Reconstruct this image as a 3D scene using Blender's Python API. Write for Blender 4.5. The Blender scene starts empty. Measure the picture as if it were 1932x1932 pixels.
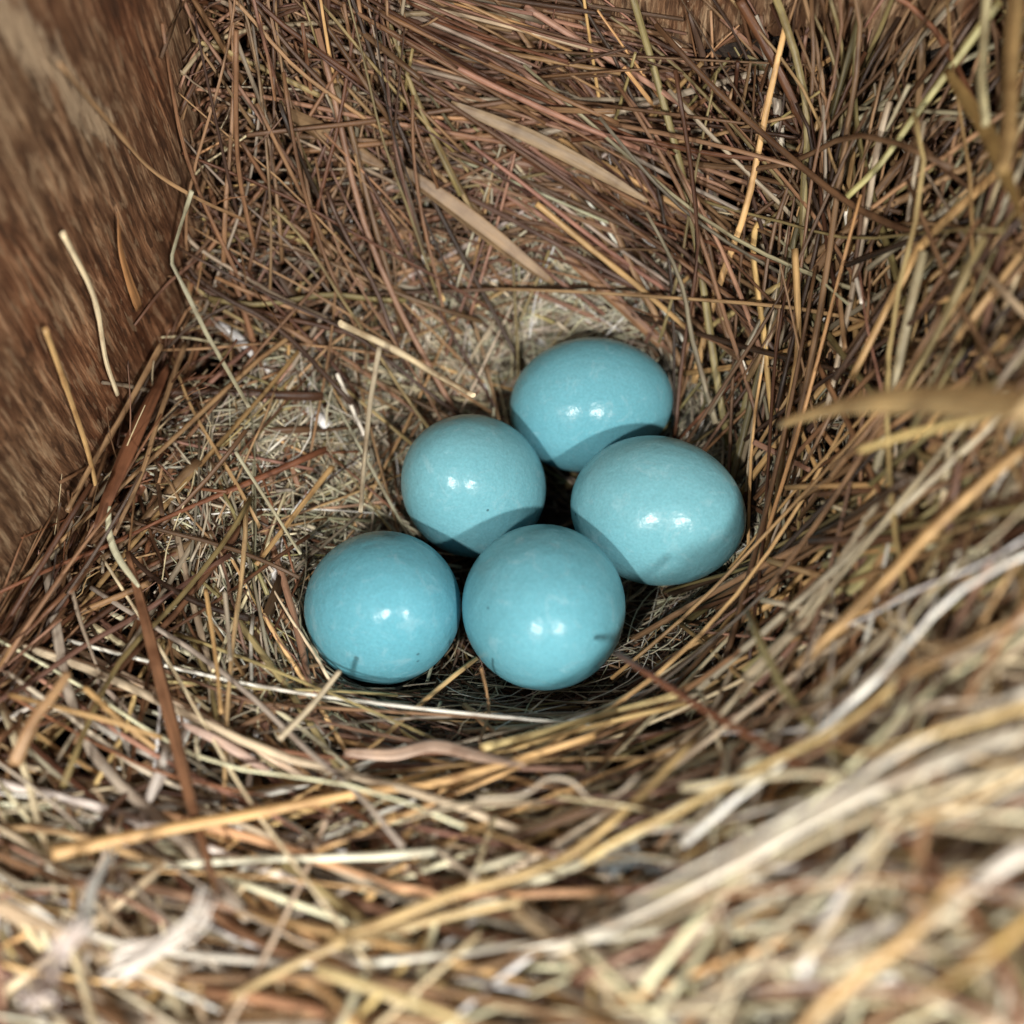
import bpy, math
import numpy as np

# ------------------------------------------------------------------ camera, world, lamps, exposure
# modelled in millimetres, written out in metres (MM)
MM = 0.001
sc = bpy.context.scene
C = sc.collection
rng = np.random.default_rng(11)

PITCH = math.radians(62.0)
FOC = 2170.0 / 1932.0                      # focal length in picture widths
CAM = np.array([0.0, -62.0, 125.0])
RT = np.array([1.0, 0.0, 0.0])
UP = np.array([0.0, math.sin(PITCH), math.cos(PITCH)])
FW = np.array([0.0, math.cos(PITCH), -math.sin(PITCH)])

cam_d = bpy.data.cameras.new("camera")
cam_d.sensor_fit = 'HORIZONTAL'
cam_d.sensor_width = 36.0
cam_d.lens = 36.0 * FOC
cam_d.clip_start = 0.002
cam_d.clip_end = 20.0
cam_d.dof.use_dof = True
cam_d.dof.focus_distance = 0.1255
cam_d.dof.aperture_fstop = 12.0
cam = bpy.data.objects.new("camera", cam_d)
cam.location = CAM * MM
cam.rotation_euler = (math.pi / 2 - PITCH, 0, 0)
C.objects.link(cam)
sc.camera = cam

world = bpy.data.worlds.new("World")
sc.world = world
world.use_nodes = True
bgn = world.node_tree.nodes["Background"]
bgn.inputs[0].default_value = (0.95, 0.96, 1.0, 1)
bgn.inputs[1].default_value = 0.21

def lamp(name, pos, power, radius, col):
    l = bpy.data.lights.new(name, 'POINT')
    l.energy = power
    l.shadow_soft_size = radius * MM
    l.color = col
    o = bpy.data.objects.new(name, l)
    o.location = np.array(pos) * MM
    C.objects.link(o)

AIM = np.array([0.0, 0.0, 8.0])
LP = AIM + 1.55 * (CAM - 33 * UP - AIM)
lamp("torch_lamp", LP + RT * 70, 1.42, 5.0, (1.0, 0.955, 0.89))
lamp("torch_lamp", LP - RT * 66, 1.3, 5.0, (1.0, 0.955, 0.89))

sc.view_settings.view_transform = 'Standard'
sc.view_settings.look = 'None'
sc.view_settings.exposure = 0.12
sc.view_settings.gamma = 1.0
sc.view_settings.use_curve_mapping = False
sc.cycles.use_denoising = True
sc.cycles.max_bounces = 5
sc.cycles.diffuse_bounces = 4
sc.cycles.sample_clamp_indirect = 4.0

# ------------------------------------------------------------------ helpers: tags, node materials
def tag(o, label=None, cat=None, group=None, kind=None):
    if label: o['label'] = label
    if cat: o['category'] = cat
    if group: o['group'] = group
    if kind: o['kind'] = kind
    return o

def empty(name, loc=(0, 0, 0)):
    o = bpy.data.objects.new(name, None)
    o.empty_display_size = 0.01
    o.location = np.array(loc) * MM
    C.objects.link(o)
    return o

class NT:
    def __init__(s, name):
        s.m = bpy.data.materials.new(name); s.m.use_nodes = True
        s.t = s.m.node_tree; s.b = s.t.nodes["Principled BSDF"]
    def n(s, typ, **kw):
        nd = s.t.nodes.new(typ)
        for k, v in kw.items():
            if isinstance(k, str) and hasattr(nd, k): setattr(nd, k, v)
        return nd
    def l(s, a, b): s.t.links.new(a, b)
    def noise(s, vec, scale, detail=3, rough=0.55, dist=0.0):
        nd = s.n('ShaderNodeTexNoise')
        nd.inputs['Scale'].default_value = scale; nd.inputs['Detail'].default_value = detail
        nd.inputs['Roughness'].default_value = rough; nd.inputs['Distortion'].default_value = dist
        if vec is not None: s.l(vec, nd.inputs['Vector'])
        return nd.outputs['Fac']
    def ramp(s, fac, stops):
        nd = s.n('ShaderNodeValToRGB'); e = nd.color_ramp.elements
        while len(e) < len(stops): e.new(0.5)
        for el, (p, c) in zip(e, stops):
            el.position = p; el.color = (c, c, c, 1) if not hasattr(c, '__len__') else (*c, 1)
        s.l(fac, nd.inputs[0]); return nd.outputs[0]
    def mix(s, fac, a, b, mode='MIX'):
        nd = s.n('ShaderNodeMix'); nd.data_type = 'RGBA'; nd.blend_type = mode
        for sock, v in ((nd.inputs[0], fac), (nd.inputs[6], a), (nd.inputs[7], b)):
            if hasattr(v, 'is_linked'): s.l(v, sock)
            elif hasattr(v, '__len__'): sock.default_value = (*v, 1)
            else: sock.default_value = v
        return nd.outputs[2]
    def math(s, op, a, b=0.0):
        nd = s.n('ShaderNodeMath'); nd.operation = op
        for sock, v in ((nd.inputs[0], a), (nd.inputs[1], b)):
            if hasattr(v, 'is_linked'): s.l(v, sock)
            else: sock.default_value = v
        return nd.outputs[0]
    def mapping(s, vec, scale):
        nd = s.n('ShaderNodeMapping'); nd.inputs['Scale'].default_value = scale
        s.l(vec, nd.inputs['Vector']); return nd.outputs[0]
    def bump(s, h, strength, dist):
        nd = s.n('ShaderNodeBump'); nd.inputs['Strength'].default_value = strength
        nd.inputs['Distance'].default_value = dist
        s.l(h, nd.inputs['Height']); s.l(nd.outputs[0], s.b.inputs['Normal'])

def mat_straw():
    k = NT("dry_grass")
    at = k.n('ShaderNodeAttribute'); at.attribute_name = "tint"
    uv = k.n('ShaderNodeUVMap'); uv.uv_map = "along"
    # u: round the stem (0..1), v: along it in mm, both offset per stem
    fib = k.noise(k.mapping(uv.outputs[0], (9.0, 0.12, 1)), 1.0, 4, 0.6)
    blot = k.noise(k.mapping(uv.outputs[0], (0.6, 0.22, 1)), 1.0, 3, 0.6)
    c = k.mix(1.0, at.outputs['Color'], k.ramp(fib, [(0.25, 0.55), (0.5, 1.0), (0.75, 1.35)]), 'MULTIPLY')
    c = k.mix(1.0, c, k.ramp(blot, [(0.3, (0.55, 0.47, 0.42)), (0.5, (1, 1, 1)), (0.72, (1.25, 1.22, 1.15))]), 'MULTIPLY')
    k.l(c, k.b.inputs['Base Color'])
    k.b.inputs['Roughness'].default_value = 0.46
    k.b.inputs['Specular IOR Level'].default_value = 0.45
    k.bump(fib, 0.6, 0.0002)
    return k.m

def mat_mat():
    k = NT("shaded_grass_mat")
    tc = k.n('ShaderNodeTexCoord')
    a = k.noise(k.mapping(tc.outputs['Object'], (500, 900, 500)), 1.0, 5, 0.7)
    k.l(k.ramp(a, [(0.35, (0.008, 0.0055, 0.004)), (0.7, (0.045, 0.028, 0.017))]), k.b.inputs['Base Color'])  # near-black base colour stands in for shade seen between the stems
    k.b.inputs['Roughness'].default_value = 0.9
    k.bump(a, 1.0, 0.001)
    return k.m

def mat_egg():
    k = NT("blue_eggshell")
    tc = k.n('ShaderNodeTexCoord'); o = tc.outputs['Object']
    oi = k.n('ShaderNodeObjectInfo')
    sh = k.n('ShaderNodeVectorMath'); sh.operation = 'ADD'
    k.l(o, sh.inputs[0]); k.l(oi.outputs['Location'], sh.inputs[1])
    v = sh.outputs[0]
    big = k.noise(v, 160, 3, 0.5)
    fine = k.noise(v, 3200, 3, 0.6)
    c = k.mix(big, (0.106, 0.365, 0.45), (0.146, 0.43, 0.52))
    c = k.mix(1.0, c, k.ramp(fine, [(0.3, 0.9), (0.7, 1.08)]), 'MULTIPLY')
    # faint chalky scuffs
    chalk = k.ramp(k.noise(v, 420, 5, 0.65, 0.8), [(0.56, 0.0), (0.72, 0.28)])
    c = k.mix(chalk, c, (0.40, 0.60, 0.66))
    # a few tiny dark pores
    vo = k.n('ShaderNodeTexVoronoi'); vo.inputs['Scale'].default_value = 420
    k.l(v, vo.inputs['Vector'])
    pore = k.math('LESS_THAN', vo.outputs['Distance'], 0.075)
    sel = k.n('ShaderNodeSeparateColor'); k.l(vo.outputs['Color'], sel.inputs[0])
    pore = k.math('MULTIPLY', pore, k.math('GREATER_THAN', sel.outputs[0], 0.86))
    c = k.mix(k.math('MULTIPLY', pore, 0.65), c, (0.03, 0.07, 0.08))
    hv = k.n('ShaderNodeHueSaturation'); k.l(c, hv.inputs['Color'])
    k.l(k.math('ADD', 0.493, k.math('MULTIPLY', oi.outputs['Random'], 0.012)), hv.inputs['Hue'])
    k.l(k.math('ADD', 0.86, k.math('MULTIPLY', oi.outputs['Random'], 0.16)), hv.inputs['Saturation'])
    k.l(hv.outputs[0], k.b.inputs['Base Color'])
    k.b.inputs['Specular IOR Level'].default_value = 0.24
    k.l(k.ramp(big, [(0.3, 0.22), (0.7, 0.30)]), k.b.inputs['Roughness'])
    k.b.inputs['Subsurface Weight'].default_value = 0.12
    k.b.inputs['Subsurface Radius'].default_value = (0.3, 0.8, 1.0)
    k.b.inputs['Subsurface Scale'].default_value = 0.0012
    grain = k.noise(v, 1500, 3, 0.55)
    dents = k.noise(v, 330, 2, 0.5)
    h = k.math('ADD', k.math('MULTIPLY', grain, 0.16), k.math('MULTIPLY', dents, 0.6))
    k.bump(h, 0.75, 0.0004)
    return k.m

def mat_wood():
    k = NT("weathered_board")
    tc = k.n('ShaderNodeTexCoord'); o = tc.outputs['Object']     # z up the board, in metres
    warp = k.noise(k.mapping(o, (60, 60, 14)), 1.0, 3, 0.6)
    wv = k.n('ShaderNodeVectorMath'); wv.operation = 'MULTIPLY_ADD'
    comb = k.n('ShaderNodeCombineXYZ'); k.l(warp, comb.inputs[0]); k.l(warp, comb.inputs[1])
    k.l(comb.outputs[0], wv.inputs[0]); wv.inputs[1].default_value = (0.006, 0.006, 0); k.l(o, wv.inputs[2])
    p = wv.outputs[0]
    grain = k.noise(k.mapping(p, (1150, 1150, 110)), 1.0, 6, 0.7)
    coarse = k.noise(k.mapping(p, (420, 420, 22)), 1.0, 4, 0.6)
    area = k.noise(k.mapping(o, (52, 52, 30)), 1.0, 3, 0.55)
    c = k.ramp(grain, [(0.35, (0.075, 0.038, 0.020)), (0.47, (0.175, 0.099, 0.054)), (0.54, (0.27, 0.165, 0.094)), (0.62, (0.50, 0.36, 0.225))])
    fib = k.noise(k.mapping(p, (2100, 2100, 200)), 1.0, 4, 0.7)
    c = k.mix(1.0, c, k.ramp(fib, [(0.36, (0.68, 0.64, 0.62)), (0.5, (1, 1, 1)), (0.64, (1.2, 1.17, 1.12))]), 'MULTIPLY')
    c = k.mix(1.0, c, k.ramp(coarse, [(0.3, (0.62, 0.56, 0.52)), (0.55, (1, 1, 1)), (0.75, (1.22, 1.2, 1.16))]), 'MULTIPLY')
    c = k.mix(k.ramp(area, [(0.42, 0.0), (0.62, 0.85)]), c, k.mix(1.0, c, (0.85, 0.58, 0.48), 'MULTIPLY'))
    # raised pale flecks and dark pits with edges of their own
    fl = k.noise(k.mapping(p, (1050, 1050, 230)), 1.0, 3, 0.6)
    c = k.mix(k.ramp(fl, [(0.575, 0.0), (0.60, 0.42)]), c, (0.42, 0.29, 0.175))
    c = k.mix(k.ramp(fl, [(0.375, 0.75), (0.40, 0.0)]), c, (0.055, 0.026, 0.014))
    # pale flaking patch of old surface near the top of the board
    sx = k.n('ShaderNodeSeparateXYZ'); k.l(o, sx.inputs[0])
    flak = k.noise(k.mapping(p, (900, 900, 210)), 1.0, 5, 0.7)
    cy = k.math('ADD', k.math('MULTIPLY', sx.outputs[2], -0.33), 0.0073 + 0.055 * 0.33)
    ax = k.math('ABSOLUTE', k.math('SUBTRACT', sx.outputs[1], cy))
    band = k.math('SUBTRACT', 1.0, k.math('MULTIPLY', ax, 210.0))
    up = k.ramp(sx.outputs[2], [(0.034, 0.0), (0.043, 1.0)])
    patch = k.math('MULTIPLY', k.math('MAXIMUM', band, 0.0), up)
    pm = k.ramp(k.math('ADD', k.math('MULTIPLY', patch, 0.34), k.math('MULTIPLY', flak, 0.8)), [(0.575, 0.0), (0.65, 0.75)])
    c = k.mix(pm, c, (0.48, 0.36, 0.235))
    # tiny pale dust grains
    vo = k.n('ShaderNodeTexVoronoi'); vo.inputs['Scale'].default_value = 620
    k.l(o, vo.inputs['Vector'])
    sel = k.n('ShaderNodeSeparateColor'); k.l(vo.outputs['Color'], sel.inputs[0])
    dust = k.math('MULTIPLY', k.math('LESS_THAN', vo.outputs['Distance'], k.math('MULTIPLY', sel.outputs[1], 0.11)), k.math('GREATER_THAN', sel.outputs[0], 0.88))
    c = k.mix(k.math('MULTIPLY', dust, 0.8), c, (0.60, 0.50, 0.38))
    k.l(c, k.b.inputs['Base Color'])
    k.b.inputs['Roughness'].default_value = 0.62
    k.b.inputs['Specular IOR Level'].default_value = 0.3
    h = k.math('ADD', k.math('ADD', grain, k.math('MULTIPLY', fib, 0.5)), k.math('MULTIPLY', pm, 0.5))
    k.bump(h, 0.9, 0.0007)
    return k.m

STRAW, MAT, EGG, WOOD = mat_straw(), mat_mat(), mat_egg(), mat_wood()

# ------------------------------------------------------------------ the wooden box
WALL_D = np.array([0.303, 0.953, 0.0])     # along the left board, away from the camera
WALL_N = np.array([0.953, -0.303, 0.0])    # into the box
WALL_P = np.array([-45.0, 11.0, 0.0])
BACK_N = -WALL_D
BACK_P = np.array([-4.0, 51.0, 0.0])
YAW = math.atan2(-WALL_D[0], WALL_D[1])
def wall_dist(P): return (P - WALL_P) @ WALL_N
def back_dist(P): return (P - BACK_P) @ BACK_N

def board(name, lo, hi, parent, mat):
    lo = np.array(lo, float); hi = np.array(hi, float)
    b = 0.8
    import bmesh
    bm = bmesh.new()
    bmesh.ops.create_cube(bm, size=1.0)
    for v in bm.verts:
        v.co = [(lo[i] + hi[i]) / 2 * MM + v.co[i] * (hi[i] - lo[i]) * MM for i in range(3)]
    bmesh.ops.bevel(bm, geom=bm.edges[:], offset=b * MM, segments=2, affect='EDGES')
    me = bpy.data.meshes.new(name); bm.to_mesh(me); bm.free()
    me.materials.append(mat)
    o = bpy.data.objects.new(name, me); C.objects.link(o); o.parent = parent
    return o

box = empty("nest_box", (0, 0, 0))
box.rotation_euler = (0, 0, YAW)
tag(box, "weathered reddish brown wooden nest box boards behind and left of the nest", "nest box")
# box-local frame: x = into the box from the left board, y = along it, z up
lx = float(WALL_P @ WALL_N); ly = float(BACK_P @ WALL_D)
board("side_panel", (lx - 16, -95, -12), (lx, ly + 16, 130), box, WOOD)
board("back_panel", (lx + 0.3, ly, -12), (lx + 125, ly + 15.7, 130), box, WOOD)
board("floor_panel", (lx + 0.3, -95, -24), (lx + 125, ly + 15.7, -12.3), box, WOOD)

# ------------------------------------------------------------------ nest surface (mm)
TH = np.radians([0, 45, 90, 131, 144, 180, 225, 270, 315, 360])
RK = np.array([0, 12, 20, 28, 36, 45, 55, 70, 100.])
HT = np.array([
    [0, 0, 2, 9, 26, 43, 50, 54, 57],
    [0, 0, 2, 8, 17, 27, 39, 52, 58],
    [0, 0, 2, 7, 16, 28, 37, 42, 45],
    [0, 0, 2, 6, 10, 15, 36, 50, 54],
    [0, 0, 2, 6, 9, 10, 11, 14, 16],
    [0, 0, 2, 6, 9, 9, 8, 8, 9],
    [0, 0, 2, 7, 11, 13, 16, 23, 30],
    [0, 0, 3, 11, 17, 23, 29, 37, 44],
    [0, 0, 3, 10, 20, 31, 40, 49, 56]], float)
HT = np.vstack([HT, HT[:1]])
G0, G1, GS = -110.0, 110.0, 1.0
gx = np.arange(G0, G1 + .5, GS)
XX, YY = np.meshgrid(gx, gx, indexing='ij')
def _raw(x, y):
    r = np.hypot(x - 2, y); t = np.mod(np.arctan2(y, x - 2), 2 * np.pi)
    i = np.clip(np.searchsorted(TH, t, 'right') - 1, 0, len(TH) - 2); f = (t - TH[i]) / (TH[i + 1] - TH[i])
    f = f * f * (3 - 2 * f)
    out = np.zeros_like(r)
    for a in range(len(TH) - 1):
        m = i == a
        if m.any():
            out[m] = np.interp(r[m], RK, HT[a]) * (1 - f[m]) + np.interp(r[m], RK, HT[a + 1]) * f[m]
    return out
H = _raw(XX, YY)
lump = np.kron(rng.normal(0, 1, (38, 38)), np.ones((6, 6)))[:221, :221]
def blur(a, n):
    for _ in range(n):
        p = np.pad(a, 1, 'edge')
        a = (p[:-2, 1:-1] + p[2:, 1:-1] + p[1:-1, :-2] + p[1:-1, 2:] + 2 * p[1:-1, 1:-1]) / 6
    return a
RR = np.hypot(XX - 2, YY)
H = blur(H, 6) + blur(lump, 12) * np.clip((RR - 20) / 25, 0, 1) * 1.6
GXH, GYH = np.gradient(H, GS)
def samp(A, x, y):
    fx = np.clip((x - G0) / GS, 0, len(gx) - 1.001); fy = np.clip((y - G0) / GS, 0, len(gx) - 1.001)
    i = fx.astype(int); j = fy.astype(int); u = fx - i; v = fy - j
    return (A[i, j] * (1 - u) * (1 - v) + A[i + 1, j] * u * (1 - v) + A[i, j + 1] * (1 - u) * v + A[i + 1, j + 1] * u * v)
def hz(x, y): return samp(H, x, y)
def nrm(x, y):
    n = np.stack([-samp(GXH, x, y), -samp(GYH, x, y), np.ones_like(x)], -1)
    return n / np.linalg.norm(n, axis=-1, keepdims=True)

def ray(px, py): return FW + (px - 966) / 2170. * RT - (py - 966) / 2170. * UP
def project(P):
    q = P - CAM; d = q @ FW
    return 966 + 2170 * (q @ RT) / d, 966 - 2170 * (q @ UP) / d, d

# ------------------------------------------------------------------ eggs
EG = []
def make_egg(pt, minor, z, ax, elong, asym, label):
    d = ray(*pt); t = (z - CAM[2]) / d[2]; c = CAM + t * d
    b = minor * t / 2170. / 2; a = b * elong
    ax = np.array(ax, float); ax /= np.linalg.norm(ax)
    A = ax[0] * RT + ax[1] * UP - ax[2] * FW
    s1 = np.cross(A, [0.3, 0.2, 1.0]); s1 /= np.linalg.norm(s1); s2 = np.cross(A, s1)
    nu, nv = 64, 48
    vs, fs = [A * a], []
    for i in range(1, nv):
        th = math.pi * i / nv; u = math.cos(th)
        r = b * math.sin(th) * (1 - asym * u - 0.03 * u * u)
        for j in range(nu):
            ph = 2 * math.pi * j / nu
            vs.append(A * a * u + (s1 * math.cos(ph) + s2 * math.sin(ph)) * r)
    vs.append(-A * a)
    for j in range(nu):
        fs.append((0, 1 + j, 1 + (j + 1) % nu))
        e = 1 + (nv - 2) * nu
        fs.append((len(vs) - 1, e + (j + 1) % nu, e + j))
    for i in range(nv - 2):
        for j in range(nu):
            p = 1 + i * nu; q = p + nu
            fs.append((p + j, q + j, q + (j + 1) % nu, p + (j + 1) % nu))
    me = bpy.data.meshes.new("bird_egg")
    me.from_pydata([tuple(v * MM) for v in vs], [], fs)
    me.polygons.foreach_set('use_smooth', [True] * len(me.polygons))
    me.materials.append(EGG); me.update()
    o = bpy.data.objects.new("bird_egg", me); o.location = c * MM; C.objects.link(o)
    tag(o, label, "egg", "clutch of five blue eggs in the nest cup")
    EG.append((c, a, b, A))
def in_egg(P, k=1.0):
    m = np.zeros(P.shape[:-1], bool)
    for c, a, b, A in EG:
        r = P - c; s = r @ A
        m |= (s / a) ** 2 + ((r ** 2).sum(-1) - s ** 2) / b ** 2 < k * k
    return m
def hides_egg(P, grow=1.0):
    """points that stand between the viewer and the clutch"""
    x, y, d = project(P); m = np.zeros(x.shape, bool)
    for c, a, b, A in EG:
        ex, ey, ed = project(c); R = b * 2170 / ed
        m |= (np.hypot(x - ex, y - ey) < R * 1.05 * grow) & (d < ed)
    return m

make_egg((1116, 763), 252, 7.8, (.97, .15, -.1), 1.23, 0.05, "blue egg farthest back, lying sideways with two bright glints side by side")
make_egg((891, 915), 266, 8.4, (-.35, .3, .88), 1.20, 0.07, "blue egg in the middle, left of the gap, partly shaded by the frontmost egg")
make_egg((1240, 964), 281, 11.5, (.90, -.22, .36), 1.19, 0.025, "blue egg at the right side, its long axis sloping down to the right")
make_egg((725, 1146), 290, 9.0, (.4, .1, .9), 1.20, 0.07, "blue egg at the far left, a short pale stem crossing its lower edge")
make_egg((1026, 1146), 308, 12.5, (.05, -.2, .97), 1.20, 0.05, "largest looking blue egg at the front, seen end on with tiny dark specks")

DG = np.arange(40, 260, 0.5)
def surf_depth(px, py, lift, wall=False):
    d = ray(px, py); P = CAM + DG[:, None] * d
    dn = hz(P[:, 0], P[:, 1]) + lift - P[:, 2]
    eg = in_egg(P, 1.0 + lift / 14.0)
    n = nrm(P[:, 0], P[:, 1]); dn = dn * n[:, 2] + lift * (1 - n[:, 2])
    hit = (dn > 0) | eg | (wall_dist(P) < min(lift, 1.2) + .3) | (back_dist(P) < min(lift, 1.2) + .3)
    return DG[np.argmax(hit)] if hit.any() else 130.0

# hollows in the weave: places where nothing fills the gap between the stems
HOL = [(1790, 120), (1865, 60), (1905, 520), (1700, 400), (1770, 300), (1640, 385), (1740, 215), (1385, 362), (545, 240), (410, 110),
       (350, 70), (480, 330), (870, 410), (640, 545), (312, 1250), (300, 1375), (205, 1290), (140, 1450), (1890, 1200), (1700, 1185),
       (1610, 1290), (1120, 480), (1290, 300), (950, 470), (560, 560), (395, 690), (330, 1120), (1500, 1000), (1590, 880), (1840, 620),
       (1180, 1450), (760, 1560), (300, 1590), (1250, 1600), (860, 1790), (1560, 1690), (1420, 1420), (230, 1500), (1480, 560), (1760, 880)]
HP = np.array([CAM + surf_depth(a, b, 0) * ray(a, b) for a, b in HOL])
HR = rng.uniform(2.2, 4.4, len(HP))
def in_hollow(P, k=1.0):
    m = np.zeros(P.shape[:-1], bool)
    for c, r in zip(HP, HR): m |= ((P - c) ** 2).sum(-1) < (r * k) ** 2
    return m

# ------------------------------------------------------------------ straw mesh builder
def tube_mesh(name, P, wid, thk, nref, tint, K=6, cap=True, parent=None, flute=0.0):
    """P (S,M,3) centre lines in mm; wid/thk (S,M) half sizes; nref (S,M,3); tint (S,3)"""
    S, M, _ = P.shape
    T = np.gradient(P, axis=1); T /= np.linalg.norm(T, axis=2, keepdims=True) + 1e-9
    B = np.cross(T, nref); B /= np.linalg.norm(B, axis=2, keepdims=True) + 1e-9
    N = np.cross(B, T)
    an = np.arange(K) * 2 * np.pi / K + np.pi / K
    rr = 1 + flute * rng.normal(0, 1, K)
    ca, sa = np.cos(an) * rr, np.sin(an) * rr
    V = (P[:, :, None] + B[:, :, None] * (wid[:, :, None] * ca)[..., None] + N[:, :, None] * (thk[:, :, None] * sa)[..., None])
    V = V.reshape(-1, 3) * MM
    s = np.arange(S)[:, None, None] * M * K; m = np.arange(M - 1)[None, :, None] * K; k = np.arange(K)[None, None]
    k2 = (k + 1) % K
    Q = np.stack([s + m + k, s + m + k2, s + m + K + k2, s + m + K + k], -1).reshape(-1, 4)
    nq = len(Q)
    caps = np.concatenate([(np.arange(S)[:, None] * M * K + np.arange(K)[None, ::-1]),
                           (np.arange(S)[:, None] * M * K + (M - 1) * K + np.arange(K)[None])])
    loops = np.concatenate([Q.ravel(), caps.ravel()])
    starts = np.concatenate([np.arange(nq) * 4, nq * 4 + np.arange(2 * S) * K])
    totals = np.concatenate([np.full(nq, 4), np.full(2 * S, K)])
    me = bpy.data.meshes.new(name)
    me.vertices.add(len(V)); me.vertices.foreach_set('co', V.ravel())
    me.loops.add(len(loops)); me.loops.foreach_set('vertex_index', loops.astype(np.int32))
    me.polygons.add(len(starts)); me.polygons.foreach_set('loop_start', starts.astype(np.int32))
    me.polygons.foreach_set('loop_total', totals.astype(np.int32))
    sm = np.ones(len(starts), bool); sm[nq:] = False
    me.polygons.foreach_set('use_smooth', sm)
    me.update(calc_edges=True)
    ca_ = me.color_attributes.new("tint", 'FLOAT_COLOR', 'POINT')
    col = np.ones((S, M * K, 4)); col[..., :3] = tint[:, None]
    ca_.data.foreach_set('color', col.ravel())
    L = np.concatenate([np.zeros((S, 1)), np.cumsum(np.linalg.norm(np.diff(P, axis=1), axis=2), axis=1)], 1)
    off = rng.uniform(0, 900, (S, 1)); uo = rng.uniform(0, 50, (S, 1, 1))
    vv = (L + off)                                   # (S,M)
    uq = np.broadcast_to(np.stack([k, k + 1, k + 1, k], -1) / K, (S, M - 1, K, 4)) + uo[..., None]
    vq = np.stack([vv[:, :-1], vv[:, :-1], vv[:, 1:], vv[:, 1:]], -1)[:, :, None, :]
    vq = np.broadcast_to(vq, (S, M - 1, K, 4))
    uvq = np.stack([uq, vq], -1).reshape(-1, 2)
    uvc = np.zeros((2 * S * K, 2)); uvc[:, 1] = np.concatenate([np.repeat(vv[:, 0], K), np.repeat(vv[:, -1], K)])
    uvl = me.uv_layers.new(name="along")
    uvl.data.foreach_set('uv', np.concatenate([uvq, uvc]).ravel())
    me.materials.append(STRAW)
    me.validate()
    o = bpy.data.objects.new(name, me); C.objects.link(o)
    if parent: o.parent = parent
    return o

# palette: dry grass colours as they are (linear)
TAN = (0.30, 0.185, 0.095); PINK = (0.26, 0.145, 0.10); GOLD = (0.50, 0.32, 0.14); CREAM = (0.66, 0.55, 0.36)
OLIVE = (0.28, 0.23, 0.10); GREY = (0.37, 0.32, 0.245); RED = (0.13, 0.055, 0.026); SAGE = (0.36, 0.34, 0.23)
BROWN = (0.185, 0.10, 0.05); PALE = (0.47, 0.40, 0.28); WHITE = (0.78, 0.73, 0.63); DARK = (0.07, 0.04, 0.024)
PAL = np.array([TAN, PINK, GOLD, CREAM, OLIVE, GREY, RED, SAGE, BROWN, PALE, WHITE, DARK])
DIM = 1.0
def pick(w, n):
    w = np.array(w, float); i = rng.choice(len(PAL), n, p=w / w.sum())
    c = PAL[i] * np.exp(np.clip(rng.normal(-.03, 0.36, (n, 1)), -1, .5)) * np.exp(rng.normal(0, 0.03, (n, 3)))
    c = c * .95 + c.mean(1, keepdims=True) * .05
    return np.clip(c * DIM, 0.005, 0.85)
#          TAN PNK GLD CRM OLV GRY RED SAG BRN PAL WHT DRK
W_BACK  = [4, 9, .7, .3, .3, 1.5, 2, 0, 6, .6, .1, 1.2]
W_BLEFT = [5, 2, 1.2, .1, 2, 1.5, 1.5, .5, 5, .5, .0, 1.5]
W_RIGHT = [4, .8, 2.5, .3, 4, 1.2, 1, .8, 5, .5, .05, 2.2]
W_FRONT = [4, 2, 3.5, 4, .8, 3, 1.0, .4, 2.5, 5, 1.6, .6]
W_NEAR  = [2, 1.5, 3, 7, .5, 3, .5, .3, 1, 7, 4.5, .3]
W_LEFT  = [3, 2, .8, .3, .3, 1.5, 5, .1, 6, .6, .1, 1.5]
W_CUP   = [.5, .4, .05, 3, .6, 5, 0, 5.5, .3, 6, 1.8, .1]
cup_pal = lambda P: np.clip(pick(W_CUP, len(P)) * np.array([1.12, 1.17, 1.22]), 0, .85)
W_FLOOR = [2, 1.5, .3, .2, 1, 3, 1.5, 1, 4, .6, .1, 2]

def walk(x, y, phi, L, M, turn):
    """step along the nest surface from (x,y) both ways; phi measured from the tangential direction"""
    S = len(x); out = np.zeros((S, M, 3)); half = M // 2
    def run(sgn, n):
        px, py = x.copy(), y.copy(); pts = []
        a = phi.copy()
        th = np.arctan2(py, px - 2)
        t = np.stack([-np.sin(th), np.cos(th), np.zeros(S)], -1)
        n0 = nrm(px, py); t -= (t * n0).sum(-1, keepdims=True) * n0; t /= np.linalg.norm(t, axis=-1, keepdims=True)
        u = np.cross(n0, t); u *= np.where(((u[:, 0] * np.cos(th) + u[:, 1] * np.sin(th)) < 0), -1, 1)[:, None]
        d = (np.cos(a)[:, None] * t + np.sin(a)[:, None] * u) * sgn
        step = L / (M - 1)
        for _ in range(n):
            nn = nrm(px, py); d = d - (d * nn).sum(-1, keepdims=True) * nn
            side = np.cross(nn, d); d = d + side * (turn * step * sgn)[:, None]
            d /= np.linalg.norm(d, axis=-1, keepdims=True)
            px = px + d[:, 0] * step; py = py + d[:, 1] * step
            pts.append(np.stack([px, py, hz(px, py)], -1))
        return pts
    f = run(1, M - 1 - half); b = run(-1, half)
    seq = b[::-1] + [np.stack([x, y, hz(x, y)], -1)] + f
    return np.stack(seq, 1)

def smooth(P, deg):
    S, M, _ = P.shape
    u = np.linspace(-1, 1, M); A = np.stack([u ** i for i in range(deg + 1)], 1)
    return np.einsum('mn,snk->smk', A @ np.linalg.pinv(A), P)

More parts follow.
